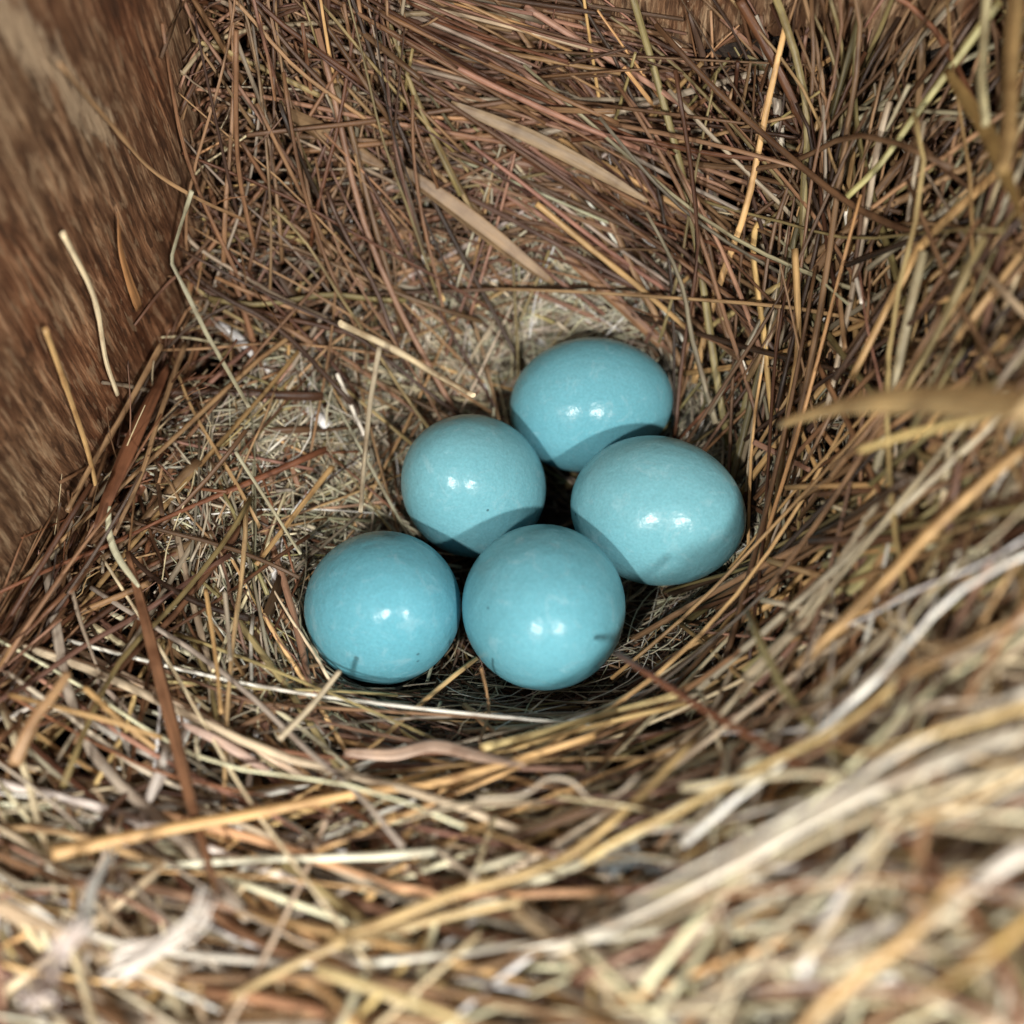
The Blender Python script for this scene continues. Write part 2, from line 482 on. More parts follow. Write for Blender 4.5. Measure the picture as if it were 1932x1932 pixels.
def layer(n, region, phi_fn, L, R, off, pal, deg=2, M=11, turn=0.005, K=6, flat=(0.55, 1.0), wob=0.0, egg=True, lift_end=0.0, hide=True, open_=True):
    x, y = region(n); n = len(x)
    Ls = rng.uniform(*L, n); phi = phi_fn(n, x, y)
    P = walk(x, y, phi, Ls, M, rng.normal(0, turn, n))
    P1 = smooth(P, 1); P = smooth(P, deg)
    res = np.linalg.norm(P1 - P, axis=2).max(1)
    st = np.minimum(rng.uniform(0.2, 1.0, n), 2.2 / (res + .01))[:, None, None]
    if deg == 2: P = P1 * st + P * (1 - st)
    nn = nrm(P[..., 0].ravel(), P[..., 1].ravel()).reshape(P.shape)
    o = rng.uniform(*off, n)[:, None] + np.zeros((n, M))
    if lift_end:
        o = o + np.abs(rng.normal(0, lift_end, (n, 1))) * np.linspace(0, 1, M)[None] ** 2
    P = P + nn * o[..., None]
    if wob: P = P + rng.normal(0, wob, P.shape) * np.array([1, 1, .7])
    w = np.exp(rng.uniform(math.log(R[0]), math.log(R[1]), n))
    # keep inside the boards
    for nv, pv in ((WALL_N, WALL_P), (BACK_N, BACK_P)):
        dd = (P - pv) @ nv; short = np.clip((w[:, None] + 0.25) - dd, 0, None)
        bad = short.max(1) > 14
        P = P + short[..., None] * nv
        P[bad] = np.nan
    keep = ~np.isnan(P).any((1, 2))
    if M > 5 and not wob:
        for _ in range(3): P[:, 1:-1] = .25 * P[:, :-2] + .5 * P[:, 1:-1] + .25 * P[:, 2:]
    if egg:
        keep &= ~in_egg(np.nan_to_num(P), 1.03).any(1)
    if open_: keep &= ~(in_hollow(np.nan_to_num(P)).any(1) & (rng.random(n) < .9))
    if egg:
        if hide: keep &= ~hides_egg(np.nan_to_num(P)).any(1)
    P, w, nn = P[keep], w[keep], nn[keep]; n = len(P)
    tint = pick(pal, n) if not callable(pal) else pal(P)
    fl = rng.uniform(*flat, n)
    u = np.linspace(0, 1, M)
    tap = 1 - rng.uniform(0, 0.55, (n, 1)) * u[None]
    W = w[:, None] * tap; T = W * fl[:, None]
    nr = nn + rng.normal(0, .5, (n, 1, 3)); nr /= np.linalg.norm(nr, axis=2, keepdims=True)
    return dict(P=P, W=W, T=T, N=nr, tint=tint, K=K)

def sticks(base, dirs, L, R, pal, M=8, K=6, flat=(.5, 1.0), bend=.06):
    """straight-ish stems from given foot points"""
    n = len(base); u = np.linspace(0, 1, M)
    d = dirs / np.linalg.norm(dirs, axis=1, keepdims=True)
    Ls = rng.uniform(*L, n); side = np.cross(d, rng.normal(0, 1, (n, 3)))
    P = base[:, None] + d[:, None] * (Ls[:, None] * u)[..., None] + side[:, None] * (Ls[:, None] * bend * rng.normal(0, 1, (n, 1)) * (u * (1 - u))[None])[..., None]
    w = np.exp(rng.uniform(math.log(R[0]), math.log(R[1]), n))
    for nv, pv in ((WALL_N, WALL_P), (BACK_N, BACK_P)):
        short = np.clip((w[:, None] + 0.25) - (P - pv) @ nv, 0, None)
        P = P + short[..., None] * nv
    g = P[..., 2] - hz(P[..., 0], P[..., 1])
    keep = ~in_egg(P, 1.03).any(1) & ~hides_egg(P).any(1) & (g.max(1) < 14) & ~(in_hollow(P).any(1) & (rng.random(n) < .8))
    P, w = P[keep], w[keep]; n = len(P)
    tap = 1 - rng.uniform(0, 0.6, (n, 1)) * u[None]
    N = rng.normal(0, 1, (n, 1, 3)) + np.zeros((1, M, 1)) + np.array([0, -.5, 1.])
    N /= np.linalg.norm(N, axis=2, keepdims=True)
    return dict(P=P, W=w[:, None] * tap, T=w[:, None] * tap * rng.uniform(*flat, (n, 1)), N=N, tint=pick(pal, n), K=K)
def along(pv, dv, nv, n, s0, s1, d0, d1, sink=1.5):
    p = pv + rng.uniform(s0, s1, (n, 1)) * dv + rng.uniform(d0, d1, (n, 1)) * nv
    p[:, 2] = hz(p[:, 0], p[:, 1]) - rng.uniform(-1, sink, n)
    return p
def spread(mean, sd, n): return np.array(mean) + rng.normal(0, 1, (n, 3)) * np.array(sd)

def pol(th0, th1, r0, r1):
    def f(n):
        th = np.radians(rng.uniform(th0, th1, n)); r = np.sqrt(rng.uniform(r0 * r0, r1 * r1, n))
        x = 2 + r * np.cos(th); y = r * np.sin(th)
        P = np.stack([x, y, 0 * x], -1)
        k = (wall_dist(P) > 0.3) & (back_dist(P) > 0.3) & (y > -85) & (x < 66)
        return x[k], y[k]
    return f
def ang(mean, sd, rand=0.2):
    def f(n, x, y):
        a = np.radians(rng.normal(mean, sd, n)); m = rng.random(n) < rand
        a[m] = rng.uniform(0, np.pi, m.sum()); return a
    return f

def pack(layers):
    out = []
    byk = {}
    for d in layers: byk.setdefault((d['K'], d['P'].shape[1]), []).append(d)
    for key, ds in byk.items():
        out.append({k: np.concatenate([d[k] for d in ds]) for k in ('P', 'W', 'T', 'N', 'tint')} | {'K': key[0]})
    return out

# ------------------------------------------------------------------ the nest
nest = empty("bird_nest", (2, 0, 0))
tag(nest, "cup nest woven of dry brown and golden grass filling the wooden box", "nest")
def adopt(o):
    o.parent = nest; o.matrix_parent_inverse.identity(); o.location = np.array([-2., 0, 0]) * MM
    return o

# matted body under the straw: a solid with a top shaped as the cup
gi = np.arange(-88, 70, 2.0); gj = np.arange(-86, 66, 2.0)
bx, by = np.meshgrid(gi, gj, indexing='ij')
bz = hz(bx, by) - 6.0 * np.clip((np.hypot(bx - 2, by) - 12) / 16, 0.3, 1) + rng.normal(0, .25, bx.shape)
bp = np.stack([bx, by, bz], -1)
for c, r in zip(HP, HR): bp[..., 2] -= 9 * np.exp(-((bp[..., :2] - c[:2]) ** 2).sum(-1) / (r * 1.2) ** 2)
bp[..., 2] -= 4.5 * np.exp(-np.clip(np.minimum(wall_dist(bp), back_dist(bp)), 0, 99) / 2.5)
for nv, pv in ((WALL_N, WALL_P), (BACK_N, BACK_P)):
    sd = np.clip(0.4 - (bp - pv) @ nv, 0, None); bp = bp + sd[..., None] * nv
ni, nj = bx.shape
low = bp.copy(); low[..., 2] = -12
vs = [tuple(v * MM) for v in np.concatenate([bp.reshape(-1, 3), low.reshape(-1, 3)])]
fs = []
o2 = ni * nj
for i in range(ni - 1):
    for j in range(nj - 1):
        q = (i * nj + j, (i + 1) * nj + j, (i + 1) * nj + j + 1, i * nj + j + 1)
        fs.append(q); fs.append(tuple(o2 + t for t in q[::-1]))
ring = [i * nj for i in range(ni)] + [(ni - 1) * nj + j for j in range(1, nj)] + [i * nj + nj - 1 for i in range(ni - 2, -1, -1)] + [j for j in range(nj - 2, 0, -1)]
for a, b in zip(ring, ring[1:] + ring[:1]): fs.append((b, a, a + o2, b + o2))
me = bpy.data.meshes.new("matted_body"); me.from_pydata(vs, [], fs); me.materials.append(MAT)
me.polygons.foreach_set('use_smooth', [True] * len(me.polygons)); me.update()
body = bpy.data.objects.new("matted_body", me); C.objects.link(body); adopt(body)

ALL = (0, 360)
deep, mid, top, fine = [], [], [], []
def add(lst, *a, **k): lst.append(layer(*a, open_=lst is not top, **k))

# packed under-layer everywhere, tints darkened to paint shade into the gaps
DIM = np.array([.80, .74, .70])
add(deep, 1500, pol(0, 360, 6, 76), ang(10, 35, .35), (18, 50), (.2, .45), (-4.5, -0.9), [2, 1.5, .3, 0, 2, 1.5, 3, .6, 6, .3, 0, 6])
# back slope: flat-lying straws falling to the right
add(mid, 1050, pol(50, 128, 31, 66), ang(14, 13, .12), (22, 60), (.14, .46), (-2.2, 1.7), W_BACK)
add(top, 300, pol(48, 125, 33, 62), ang(18, 20, .15), (22, 60), (.16, .45), (1.0, 3.2), W_BACK)
add(mid, 90, pol(50, 120, 31, 58), ang(16, 14, .1), (15, 45), (.6, 1.0), (-.2, 1.5), W_BACK, flat=(.15, .3))
# back left: stems standing in the corner
add(mid, 480, pol(110, 150, 34, 68), ang(75, 30, .35), (16, 48), (.14, .42), (-2.5, 2.4), W_BLEFT)
add(top, 180, pol(106, 146, 34, 66), ang(78, 24, .2), (20, 55), (.16, .42), (1.5, 5), W_BLEFT, lift_end=2)
DIM = np.array([.82, .78, .74])
# right side: long olive and gold stems
add(mid, 820, pol(-30, 58, 29, 64), ang(45, 32, .25), (20, 55), (.14, .46), (-3.5, 3.0), W_RIGHT)
add(top, 380, pol(-25, 62, 31, 60), ang(52, 30, .2), (25, 70), (.18, .48), (1.5, 5.5), W_RIGHT, lift_end=3)
DIM = np.array([1.12, 1.11, 1.09])
# front and front right: long rim straws
add(mid, 1350, pol(212, 342, 27, 84), ang(0, 17, .2), (22, 70), (.15, .5), (-2.5, 2.2), W_FRONT)
DIM = 1.3
add(mid, 720, pol(216, 335, 49, 84), ang(0, 24, .25), (20, 60), (.2, .62), (0.3, 4.5), W_NEAR)
add(mid, 150, pol(288, 335, 44, 72), ang(8, 25, .3), (18, 50), (.15, .4), (4, 11), W_NEAR)
add(fine, 1200, pol(205, 335, 46, 84), ang(0, 60, .4), (6, 24), (.12, .35), (0, 4), W_NEAR, M=5, K=5)
add(top, 420, pol(215, 345, 29, 82), ang(2, 20, .18), (26, 75), (.18, .5), (1.2, 4.5), W_FRONT, lift_end=1.5)
add(mid, 110, pol(215, 345, 30, 80), ang(0, 25, .2), (12, 40), (.6, 1.2), (0, 2.0), W_FRONT, flat=(.15, .35))
DIM = np.array([.85, .79, .74])
# left, against the board
add(mid, 260, pol(150, 225, 38, 72), ang(25, 30, .3), (15, 40), (.2, .46), (-2.5, 2.0), W_LEFT)
add(top, 55, pol(165, 225, 38, 70), ang(25, 30, .3), (18, 50), (.2, .46), (1.0, 4.0), W_LEFT, lift_end=2)
n = 210
mid.append(sticks(along(WALL_P, WALL_D, WALL_N, n, -75, 32, .4, 5), spread(WALL_D * 1.0 + [0.12, 0, -.02], (.2, .25, .14), n), (8, 26), (.2, .45), W_LEFT))
n = 220
fine.append(sticks(along(WALL_P, WALL_D, WALL_N, n, -75, 36, .2, 3), spread(WALL_D * .5 + [0.1, 0, .5], (.4, .5, .4), n), (4, 16), (.07, .16), W_LEFT, bend=.25))
n = 130
mid.append(sticks(along(WALL_P, WALL_D, WALL_N, n, -75, 32, .3, 4), spread(-WALL_D * .8 + [0.3, 0, .0], (.3, .3, .18), n), (8, 20), (.15, .35), W_LEFT))
# the stems standing up in the back left corner
n = 300
mid.append(sticks(along(WALL_P, WALL_D, WALL_N, n, 28, 50, .4, 20, 3), spread([-.02, .3, 1.0], (.22, .2, .3), n), (14, 36), (.2, .48), W_BLEFT))
# straws lying along the foot of the back board
n = 420
mid.append(sticks(along(BACK_P, WALL_N, BACK_N, n, -36, 60, .4, 6), spread(WALL_N * 1.0 + [0, 0, -.08], (.15, .15, .2), n), (15, 45), (.2, .45), W_BACK))
n = 160
mid.append(sticks(along(BACK_P, WALL_N, BACK_N, n, 16, 60, .4, 7), spread([.1, 0, 1.], (.5, .2, .3), n), (10, 30), (.2, .45), W_RIGHT))
DIM = np.array([.9, .86, .8])
# stems standing on the right
n = 240
mid.append(sticks(along(np.array([38., 8, 0]), np.array([0, 1., 0]), np.array([1., 0, 0]), n, -30, 24, -8, 14), spread([.1, .5, .9], (.35, .45, .3), n), (18, 55), (.22, .55), W_RIGHT))
DIM = 1.0
# fine lining of the cup
add(fine, 2300, pol(78, 232, 16, 39), ang(0, 90, .8), (5, 17), (.13, .27), (-1.4, 1.4), cup_pal, M=5, K=5)
add(fine, 1900, pol(75, 232, 16, 38), ang(0, 60, .6), (10, 30), (.09, .18), (-.8, 2.2), cup_pal, M=9, K=4, turn=.07, deg=4)
add(fine, 420, pol(0, 360, 13, 26), ang(0, 50, .5), (8, 24), (.05, .12), (.2, 2.2), cup_pal, M=9, K=4, turn=.08, deg=4, hide=False)
# crumbs of chaff
add(fine, 1700, pol(0, 360, 18, 74), ang(0, 90, 1), (.7, 3), (.12, .3), (-.2, 2.6), [3, 2, 2, 3, 1, 3, 1, 1, 2, 4, 2, .5], M=5, K=5)
# torn leaf blades among the stems
add(mid, 150, pol(-30, 62, 30, 62), ang(50, 35, .3), (14, 40), (.5, 1.0), (.2, 3.0), W_RIGHT, flat=(.1, .25), turn=.02)
add(mid, 90, pol(110, 225, 36, 66), ang(50, 40, .4), (10, 35), (.5, 1.0), (.2, 2.5), W_LEFT, flat=(.1, .25), turn=.02)
add(fine, 420, pol(88, 225, 18, 39), ang(40, 90, .8), (12, 32), (.12, .25), (.6, 2.6), [3, 2, 2, 1.5, 3, 2, 2, 3, 3, 2, .3, 1], M=5, K=5)
DIM = np.array([.5, .43, .40])  # cup floor tinted dark, painting in the shade beneath the eggs
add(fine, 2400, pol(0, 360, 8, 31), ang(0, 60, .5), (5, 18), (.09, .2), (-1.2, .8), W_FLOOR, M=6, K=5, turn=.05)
DIM = .85
add(fine, 1500, pol(-25, 110, 19, 36), ang(20, 60, .5), (5, 16), (.09, .2), (-.8, 1.7), cup_pal, M=5, K=5, turn=.03)
add(fine, 1500, pol(-25, 110, 19, 36), ang(20, 50, .5), (10, 30), (.06, .15), (-.6, 2.0), cup_pal, M=9, K=4, turn=.06, deg=4)
DIM = .55  # near inner lip darkened in colour to deepen the front shadow
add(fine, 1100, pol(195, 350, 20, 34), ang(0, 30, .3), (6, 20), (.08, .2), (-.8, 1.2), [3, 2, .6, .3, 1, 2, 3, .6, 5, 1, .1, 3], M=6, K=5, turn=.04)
DIM = 1.0
add(fine, 900, pol(0, 360, 30, 72), ang(0, 90, 1), (3, 12), (.12, .28), (0, 2.2), [3, 2, 2, 2, 1, 3, 1, 1, 2, 4, 1, .5], M=5, K=5)
# hair-thin curly rootlets
add(fine, 750, pol(0, 360, 18, 74), ang(0, 90, 1), (8, 30), (.05, .11), (.3, 2.6), [2, 2, .5, 1, .5, 4, 1, 1, 3, 3, .5, .5], M=12, K=4, deg=5, turn=.12, wob=.22)

# the hundred straws that show largest become parts of their own
tp = pack(top)[0]
X, Y, D = project(tp['P'])
inside = (X > 0) & (X < 1932) & (Y > 0) & (Y < 1932)
seg = np.hypot(np.diff(X, axis=1), np.diff(Y, axis=1)) * (inside[:, 1:] & inside[:, :-1])
score = (seg * (tp['W'][:, 1:] * 2170 / D[:, 1:])).sum(1)
order = np.argsort(-score); pick100 = order[:100]; rest = order[100:]
for i in pick100:
    adopt(tube_mesh("grass_stem", tp['P'][i:i + 1], tp['W'][i:i + 1], tp['T'][i:i + 1], tp['N'][i:i + 1], tp['tint'][i:i + 1], 8))
restd = {k: (v[rest] if k != 'K' else v) for k, v in tp.items()}
def joined(name, ds):
    obs = [tube_mesh(name, d['P'], d['W'], d['T'], d['N'], d['tint'], d['K']) for d in ds]
    base = obs[0]
    if len(obs) > 1:
        with bpy.context.temp_override(active_object=base, object=base, selected_objects=obs, selected_editable_objects=obs):
            bpy.ops.object.join()
    adopt(base); base['kind'] = 'stuff'
    return base
joined("woven_grass", pack(deep + mid) + [restd])
joined("cup_lining", pack(fine))

# ------------------------------------------------------------------ loose pieces one can pick out
def catmull(A, n):
    A = np.array(A, float)
    A = np.vstack([2 * A[0] - A[1], A, 2 * A[-1] - A[-2]])
    L = np.concatenate([[0], np.cumsum(np.linalg.norm(np.diff(A[1:-1, :2], axis=0), axis=1))])
    out = []
    for s in np.linspace(0, L[-1] * .9999, n):
        i = np.searchsorted(L, s, 'right') - 1; t = (s - L[i]) / (L[i + 1] - L[i])
        p0, p1, p2, p3 = A[i:i + 4]
        out.append(.5 * (2 * p1 + (p2 - p0) * t + (2 * p0 - 5 * p1 + 4 * p2 - p3) * t ** 2 + (3 * p1 - p0 - 3 * p2 + p3) * t ** 3))
    return np.array(out)
def trace(pts, w, lift, n, deg, kink=False):
    """centre line of a straw lying on the nest (or board) along the given sight lines"""
    if kink:
        A = np.array(pts, float); L = np.concatenate([[0], np.cumsum(np.linalg.norm(np.diff(A, axis=0), axis=1))])
        s = np.linspace(0, L[-1], n); q = np.stack([np.interp(s, L, A[:, 0]), np.interp(s, L, A[:, 1])], 1)
    else: q = catmull(pts, n)
    ds = np.array([surf_depth(a, b, lift) for a, b in q])
    u = np.linspace(-1, 1, n)
    fit = np.polyval(np.polyfit(u, ds, deg), u)
    fit = fit - 0.75 * max(0, (fit - ds).max())
    P = np.array([CAM + d * ray(a, b) for (a, b), d in zip(q, fit)])
    return P, fit
LOOSE = "loose dry straws lying on the nest"
def loose(name, cat, label, pts, w, col, lift=1.5, shape='stem', flat=0.75, deg=2, n=26, nodes=(), kink=False, group=LOOSE, taper=(1, .8)):
    P, d = trace(pts, w, lift, n, deg, kink)
    u = np.linspace(0, 1, n)
    prof = taper[0] + (taper[1] - taper[0]) * u
    if shape == 'blade': prof = np.sin(np.pi * np.clip(u * .92 + .06, 0, 1)) ** .55
    if shape == 'spike': prof = np.clip(u, .04, 1) ** .7 * np.where(u > .93, .9, 1)
    if shape == 'needle': prof = np.sin(np.pi * np.clip(u * .94 + .03, 0, 1)) ** .4
    for nd in nodes: prof = prof * (1 + .45 * np.exp(-((u - nd) / .018) ** 2))
    W = w * d / 2170. / 2 * prof
    T = W * flat
    N = nrm(P[:, 0], P[:, 1])
    wd = wall_dist(P)
    N = np.where((wd < 2.5)[:, None], WALL_N, N)
    N = N + 0.3 * -ray(pts[0][0], pts[0][1]); N /= np.linalg.norm(N, axis=1, keepdims=True)
    c = P.mean(0)
    o = tube_mesh(name, (P - c)[None], W[None], T[None], N[None], np.array([col], float), 20 if w > 15 else 10, flute=.13 if w > 15 else .06)
    o.location = c * MM
    tag(o, label, cat, group)
    return o
def frayed(name, cat, label, pts, w, col, lift, nf, spreadpx, thin, group=LOOSE):
    P, d = trace(pts, w, lift, 16, 2)
    Ps, Ws = [], []
    u = np.linspace(0, 1, 16)
    for i in range(nf):
        q = P.copy(); wide = spreadpx * d.mean() / 2170.
        o = rng.normal(0, 1, 3) * wide * .5; o2 = rng.normal(0, 1, 3) * wide
        q = q + o[None] * .5 + o2[None] * (np.abs(u - rng.uniform(.2, .8)) ** 1.5)[:, None] * 1.6 + rng.normal(0, .04, q.shape)
        Ps.append(q); Ws.append(thin * d / 2170. / 2 * (1 - .6 * u) * rng.uniform(.6, 1.3))
    Ps = np.array(Ps); Ws = np.array(Ws); c = P.mean(0)
    N = np.zeros_like(Ps); N[..., 2] = 1; N = N + rng.normal(0, .3, (nf, 1, 3))
    t = np.clip(np.array(col)[None] * rng.uniform(.75, 1.15, (nf, 1)), 0, .85)
    o = tube_mesh(name, Ps - c, Ws, Ws * .5, N, t, 5); o.location = c * MM
    tag(o, label, cat, group); return o
S = lambda c, f: tuple(min(.85, v * f) for v in c)

# on the left board
loose("dry_straw", "straw", "short cream stem with a bent joint hanging against the left board", [(118, 440), (165, 530), (185, 590), (200, 680), (222, 745)], 12, CREAM, 1, nodes=(.5,), taper=(1.1, .8))
loose("dry_leaf", "dry leaf", "pointed orange brown sliver of leaf stuck to the left board", [(222, 400), (227, 470), (243, 530), (262, 582)], 24, (.34, .17, .07), 1, 'spike', .2)
loose("dry_straw", "straw", "thin pale stem arching from the flaked patch of the board to the back straws", [(112, 120), (215, 240), (280, 315), (355, 365), (450, 410), (620, 482)], 8, S(TAN, 1.3), 1.5, nodes=(.28, .5))
loose("dry_straw", "straw", "golden stem with one joint leaning low on the left board", [(85, 620), (130, 745), (165, 850), (186, 940)], 12, GOLD, 1.2, nodes=(.33,))
loose("dry_straw", "straw", "grey grass blade bent in a sharp V beside the left board", [(362, 360), (341, 426), (322, 492), (356, 560), (390, 630), (470, 768)], 10, SAGE, 5, flat=.4, kink=True)
loose("dry_straw", "straw", "brown stem with a split top slanting down across the board edge", [(304, 651), (262, 728), (220, 802), (167, 888), (127, 965)], 13, S(TAN, .95), 5.5, nodes=(.55,))
loose("dry_straw", "straw", "reddish stem slanting beside the dark flat blade left of the cup", [(350, 648), (300, 788), (267, 895), (215, 1010)], 10, S(TAN, .8), 5)
loose("dry_leaf", "dry leaf", "wide dark red brown blade slanting along the left board's foot", [(318, 690), (270, 790), (234, 872), (205, 940), (180, 1000)], 28, (.15, .062, .03), 5, 'blade', .12)
loose("dry_straw", "straw", "curved whitish green needle at the left of the nest", [(207, 955), (205, 1000), (222, 1050), (262, 1107)], 13, (.55, .54, .38), 7, 'needle', .5)
loose("dry_straw", "straw", "slim golden stem with dark joint standing left of the cup", [(388, 1112), (400, 1190), (411, 1275), (417, 1345)], 9, S(GOLD, 1.1), 6, nodes=(.9,))
loose("dry_straw", "straw", "short grey straw stub right beside the slim golden stem", [(424, 1117), (430, 1180), (434, 1245)], 9, GREY, 6, nodes=(.5,))
# back slope
loose("dry_leaf", "dry leaf", "broad grey tan blade crossing the upper back slope", [(850, 195), (1000, 258), (1110, 315), (1222, 380)], 30, (.27, .19, .11), 4.6, 'blade', .13)
loose("dry_leaf", "dry leaf", "broad tan blade running down towards the back egg", [(735, 305), (820, 362), (902, 422), (975, 480), (1045, 535)], 34, (.27, .18, .10), 4.6, 'blade', .13)
loose("dry_leaf", "dry leaf", "broad tan blade at the upper left of the back slope", [(530, 205), (600, 245), (665, 283), (725, 316)], 34, (.23, .145, .075), 5, 'blade', .13)
loose("dry_straw", "straw", "pinkish straw crossing the back slope below the top board", [(915, 80), (990, 137), (1070, 202), (1150, 265)], 11, S(PINK, 1.25), 4, nodes=(.35,))
loose("dry_straw", "straw", "long pale pink straw descending from the top edge to the right", [(990, 12), (1090, 75), (1192, 137), (1290, 200)], 13, S(PINK, 1.5), 6, nodes=(.4,))
loose("dry_straw", "straw", "golden straw slanting down right past the back egg", [(1012, 384), (1125, 477), (1210, 545), (1310, 632)], 12, S(GOLD, .95), 5, nodes=(.5,))
loose("rootlet", "rootlet", "wiggly hair thin rootlet in front of the top board", [(755, 0), (762, 28), (771, 45), (800, 48), (838, 27), (858, 28), (868, 36)], 5, S(TAN, 1.3), 4, flat=1)
loose("rootlet", "rootlet", "pale crooked rootlet below the wiggly one at the top", [(771, 47), (757, 70), (735, 92), (690, 110), (645, 145)], 6, S(TAN, 1.25), 4, flat=1)
# in the cup
loose("dry_straw", "straw", "pale whitish stem slanting down to the back egg's left side", [(642, 610), (745, 660), (820, 705), (893, 746)], 14, S(CREAM, 1.05), 4.5, nodes=(.42,))
loose("dry_straw", "straw", "tan straw hanging down from the pale whitish stem", [(716, 655), (700, 750), (690, 840), (680, 965)], 11, S(PALE, .95), 4)
loose("dry_straw", "straw", "thin white straw left of the tan hanging straw", [(636, 705), (662, 765), (688, 822)], 9, WHITE, 3.5)
loose("dry_straw", "straw", "golden straw slanting across the left wall of the cup", [(627, 880), (560, 965), (484, 1065)], 11, S(GOLD, .9), 4)
loose("dry_straw", "straw", "thin grey green straw leaning down towards the left egg", [(444, 852), (510, 955), (567, 1045)], 7, S(SAGE, 1.2), 4)
loose("dry_straw", "straw", "short pale stem sticking out over the left egg's lower edge", [(527, 1394), (575, 1345), (604, 1312), (641, 1266)], 13, S(PALE, 1.2), 6, deg=1, nodes=(.5,))
loose("dry_straw", "straw", "splinter of straw painted white as a glint on the cup's right wall", [(1388, 655), (1402, 688), (1415, 718)], 10, WHITE, 5.5)  # white tint stands in for a glint
loose("dry_straw", "straw", "pinkish twig end lying right of the right egg", [(1423, 834), (1475, 860), (1526, 886)], 12, S(PINK, 1.4), 6)
loose("dry_straw", "straw", "thin bent stem rising between the two front eggs' lower edges", [(905, 1400), (922, 1345), (917, 1300), (908, 1262)], 7, S(TAN, 1.1), 3)
# right side
loose("dry_straw", "straw", "olive stem running diagonally down from the top right corner", [(1886, 2), (1790, 133), (1725, 220), (1660, 310), (1598, 372)], 16, (.36, .33, .14), 7, deg=1, taper=(1.1, .7))
loose("dry_straw", "straw", "long golden stem descending left from the right edge with a joint", [(1932, 285), (1880, 327), (1753, 447), (1707, 520), (1643, 641), (1605, 716)], 18, S(GOLD, 1.0), 6, nodes=(.5,), taper=(1.1, .7))
loose("dry_straw", "straw", "upright pale olive stem nearest the top right corner", [(1862, -10), (1856, 100), (1853, 160), (1860, 235)], 18, (.50, .45, .26), 12, deg=1, nodes=(.55,))
loose("dry_straw", "straw", "thick upright brown stem at the right edge near the top", [(1917, -10), (1908, 120), (1904, 250), (1893, 320)], 30, (.30, .20, .085), 12, deg=1, nodes=(.8,))
loose("dry_leaf", "dry leaf", "flat olive brown blade slanting down to the right edge", [(1785, 130), (1825, 190), (1864, 250), (1932, 415)], 30, (.25, .165, .06), 9, 'blade', .15, deg=1)
loose("dry_straw", "straw", "folded golden stem, its left arm slanting down", [(1505, 288), (1550, 225), (1590, 158), (1607, 130)], 14, S(GOLD, .8), 5)
loose("dry_straw", "straw", "folded golden stem, its right arm hanging straight down", [(1608, 108), (1610, 190), (1612, 270), (1592, 398)], 13, S(GOLD, .8), 5, nodes=(.2,))
loose("twig", "twig", "dark red brown twig descending between golden stems", [(1395, 0), (1457, 110), (1517, 234), (1545, 300), (1561, 342)], 18, (.11, .045, .018), 4, nodes=(.3, .6))
loose("dry_straw", "straw", "left one of two upright orange stems below the dark twig", [(1545, 330), (1548, 420), (1554, 510), (1550, 582)], 11, S(GOLD, .85), 4.5, nodes=(.95,))
loose("dry_straw", "straw", "right one of two upright orange stems below the dark twig", [(1566, 335), (1578, 450), (1582, 540), (1594, 660)], 12, S(TAN, 1.05), 4.5)
loose("dry_straw", "straw", "straw painted white as a glint right of the two upright orange stems", [(1594, 380), (1602, 450), (1612, 510), (1626, 570)], 11, WHITE, 5)  # glint put into the straw's colour as white
loose("dry_straw", "straw", "long orange stem curving down the right wall of the cup", [(1500, 470), (1506, 645), (1490, 760), (1476, 862), (1464, 950)], 13, S(GOLD, .8), 5)
loose("dry_straw", "straw", "golden stem following the cup's rim at its lower right", [(1450, 945), (1452, 1010), (1423, 1095), (1356, 1195), (1285, 1285)], 13, S(GOLD, .9), 3)
loose("dry_straw", "straw", "out of focus golden stem crossing the right side diagonally", [(1500, 1262), (1640, 1125), (1790, 969), (1930, 845)], 24, S(GOLD, 1.0), 7, nodes=(.6,), deg=1)
loose("dry_leaf", "dry leaf", "pale olive blade slanting below the right stems", [(1600, 1120), (1650, 1060), (1705, 992)], 36, (.42, .38, .18), 5, 'blade', .15)
loose("dry_straw", "straw", "brown stem with a whitened lower half right of the cup", [(1406, 1282), (1465, 1220), (1523, 1165), (1580, 1069), (1663, 935)], 18, S(PALE, 1.0), 6, taper=(1.2, .7))
loose("dry_leaf", "dry leaf", "wide blurred golden blade lying level at the right edge", [(1470, 800), (1580, 768), (1720, 752), (1950, 765)], 85, (.50, .36, .17), 21, "stem", .2, deg=1, taper=(.25, 1.1))
loose("dry_straw", "straw", "blurred yellow stem rising to the right edge above the level blade", [(1620, 850), (1730, 815), (1860, 790), (1940, 770)], 15, (.55, .42, .18), 16, deg=1)
# front rim and foreground
loose("dry_straw", "straw", "long golden stem with a pale joint across the front of the nest", [(98, 1610), (300, 1568), (500, 1530), (700, 1492), (812, 1479), (960, 1438), (1122, 1387)], 24, S(GOLD, 1.2), 5, nodes=(.70,), taper=(1.15, .6))
loose("dry_straw", "straw", "shiny pale golden stem along the near rim below the front egg", [(910, 1411), (1040, 1377), (1160, 1343), (1285, 1308)], 16, (.62, .50, .24), 5.5, nodes=(.05, .95))
loose("dry_leaf", "dry leaf", "crumpled pinkish leaf scrap on the near rim", [(650, 1420), (740, 1424), (820, 1408), (905, 1428), (990, 1444)], 30, (.45, .33, .25), 5.5, 'blade', .35)
loose("rootlet", "rootlet", "grey rootlet humped like a wave below the near rim", [(900, 1507), (985, 1500), (1031, 1470), (1077, 1474), (1120, 1510), (1165, 1498), (1206, 1461)], 10, S(GREY, 1.2), 6, flat=1)
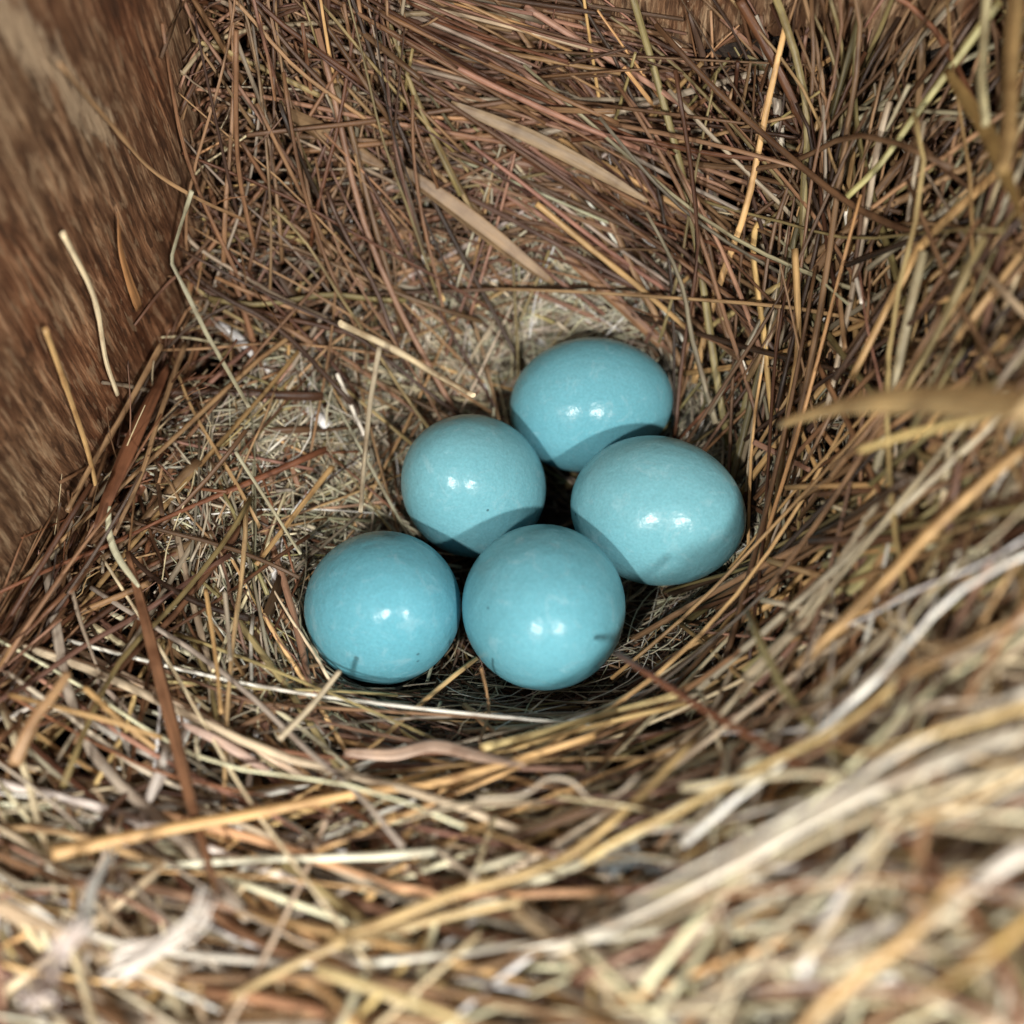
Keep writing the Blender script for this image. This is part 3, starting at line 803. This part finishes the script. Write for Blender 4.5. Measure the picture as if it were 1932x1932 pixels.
loose("dry_straw", "straw", "grey white grass blade under the humped rootlet", [(750, 1552), (820, 1530), (885, 1517), (1024, 1513)], 11, S(PALE, 1.1), 6, 'needle', .4)
loose("dry_straw", "straw", "short pale green blade in the front hollow", [(890, 1645), (935, 1630), (990, 1612)], 14, (.60, .56, .40), 6.5, 'needle', .4)
loose("dry_leaf", "dry leaf", "long red brown ribbon blade running down the left foreground", [(240, 1040), (277, 1179), (321, 1350), (356, 1492), (412, 1692)], 22, (.20, .10, .052), 6, 'blade', .13)
loose("dry_straw", "straw", "golden straw descending right from the left edge", [(18, 1310), (120, 1337), (215, 1362), (305, 1392)], 12, S(GOLD, .9), 7)
loose("dry_straw", "straw", "golden straw crossing under another near the left ribbon blade", [(160, 1297), (232, 1364), (294, 1412)], 12, S(GOLD, 1.0), 6)
loose("dry_straw", "straw", "frayed pale tan stem leaning at the left edge", [(128, 1270), (95, 1318), (61, 1361), (28, 1440)], 24, S(TAN, 1.25), 8, taper=(.7, 1.1))
loose("dry_straw", "straw", "pale pinkish blade on the near rim right of the ribbon blade", [(339, 1364), (400, 1392), (450, 1420), (508, 1456)], 17, (.52, .38, .31), 5.5, 'needle', .4)
loose("dry_straw", "straw", "long pale gold stem sweeping from the left foreground up to the right", [(621, 1778), (760, 1725), (871, 1681), (1000, 1645), (1090, 1602), (1200, 1510), (1310, 1395)], 19, (.55, .40, .19), 5)
loose("dry_straw", "straw", "gold stem crossing the lower middle from left to right", [(440, 1880), (620, 1790), (800, 1740), (980, 1700)], 18, (.55, .42, .22), 5)
loose("dry_straw", "straw", "wide blurred tan stem descending from the left edge", [(-10, 1708), (110, 1758), (210, 1805), (330, 1852)], 26, (.50, .38, .25), 9, deg=1)
loose("dry_straw", "straw", "pale yellow stem descending to the bottom edge in the middle", [(600, 1825), (700, 1862), (780, 1890), (870, 1925)], 24, (.66, .54, .28), 8, deg=1)
loose("dry_straw", "straw", "thick cream stem blurred across the bottom right", [(1035, 1797), (1240, 1708), (1430, 1605), (1582, 1521), (1760, 1440), (1945, 1375)], 30, (.74, .69, .57), 9, deg=1, taper=(.5, 1.3), nodes=(.45,), flat=.5)
loose("dry_straw", "straw", "slimmer pale stem lying against the upper side of the thick cream stem", [(1180, 1705), (1430, 1572), (1600, 1480), (1740, 1395), (1945, 1300)], 14, (.72, .68, .58), 11, deg=1, taper=(.5, 1.2), flat=.6)
loose("dry_straw", "straw", "yellowish stem lying against the lower side of the thick cream stem", [(1150, 1785), (1400, 1660), (1600, 1555), (1780, 1492), (1945, 1450)], 14, (.66, .57, .38), 10, deg=1, taper=(.5, 1.2), flat=.6)
loose("dry_straw", "straw", "greyish white stem blurred below the cream one at bottom right", [(1370, 1842), (1490, 1812), (1600, 1775), (1720, 1728), (1813, 1685), (1945, 1595)], 26, (.68, .64, .57), 8, deg=1, taper=(.4, 1.1), flat=.45, nodes=(.3,))
loose("dry_straw", "straw", "cream stem curving alongside the greyish white stem at bottom right", [(1450, 1862), (1600, 1815), (1750, 1745), (1850, 1670), (1945, 1560)], 20, (.62, .55, .40), 8, deg=2, taper=(.5, 1.1), flat=.5)
loose("dry_straw", "straw", "golden brown stem blurred in the bottom right corner", [(1720, 1905), (1800, 1850), (1870, 1795), (1945, 1730)], 24, (.52, .35, .13), 11, deg=1, taper=(.3, 1.1))
loose("dry_straw", "straw", "yellow stem blurred above the thick cream stem at the right edge", [(1640, 1420), (1740, 1390), (1840, 1360), (1945, 1330)], 20, (.58, .43, .20), 12, deg=1, taper=(.15, 1.1))
frayed("dry_straw", "straw", "blurred whitish frayed strand bent upward in the left foreground", [(215, 1822), (300, 1785), (360, 1745), (382, 1695)], 34, (.74, .70, .64), 12, 9, 26, 14)
frayed("dry_straw", "straw", "blurred pinkish white frayed strand near the bottom left corner", [(60, 1890), (92, 1830), (112, 1790), (140, 1745)], 36, (.72, .64, .60), 14, 9, 26, 15)
frayed("dry_straw", "straw", "blurred greyish frayed strand left of the bent whitish one", [(145, 1750), (165, 1700), (185, 1650), (208, 1605)], 26, (.50, .50, .46), 11, 8, 20, 11)
frayed("down_feather", "feather", "small blurred tuft of bluish grey down in the front straw", [(1150, 1632), (1185, 1620), (1220, 1622), (1250, 1640)], 34, (.36, .42, .45), 5, 26, 22, 5, group=None)
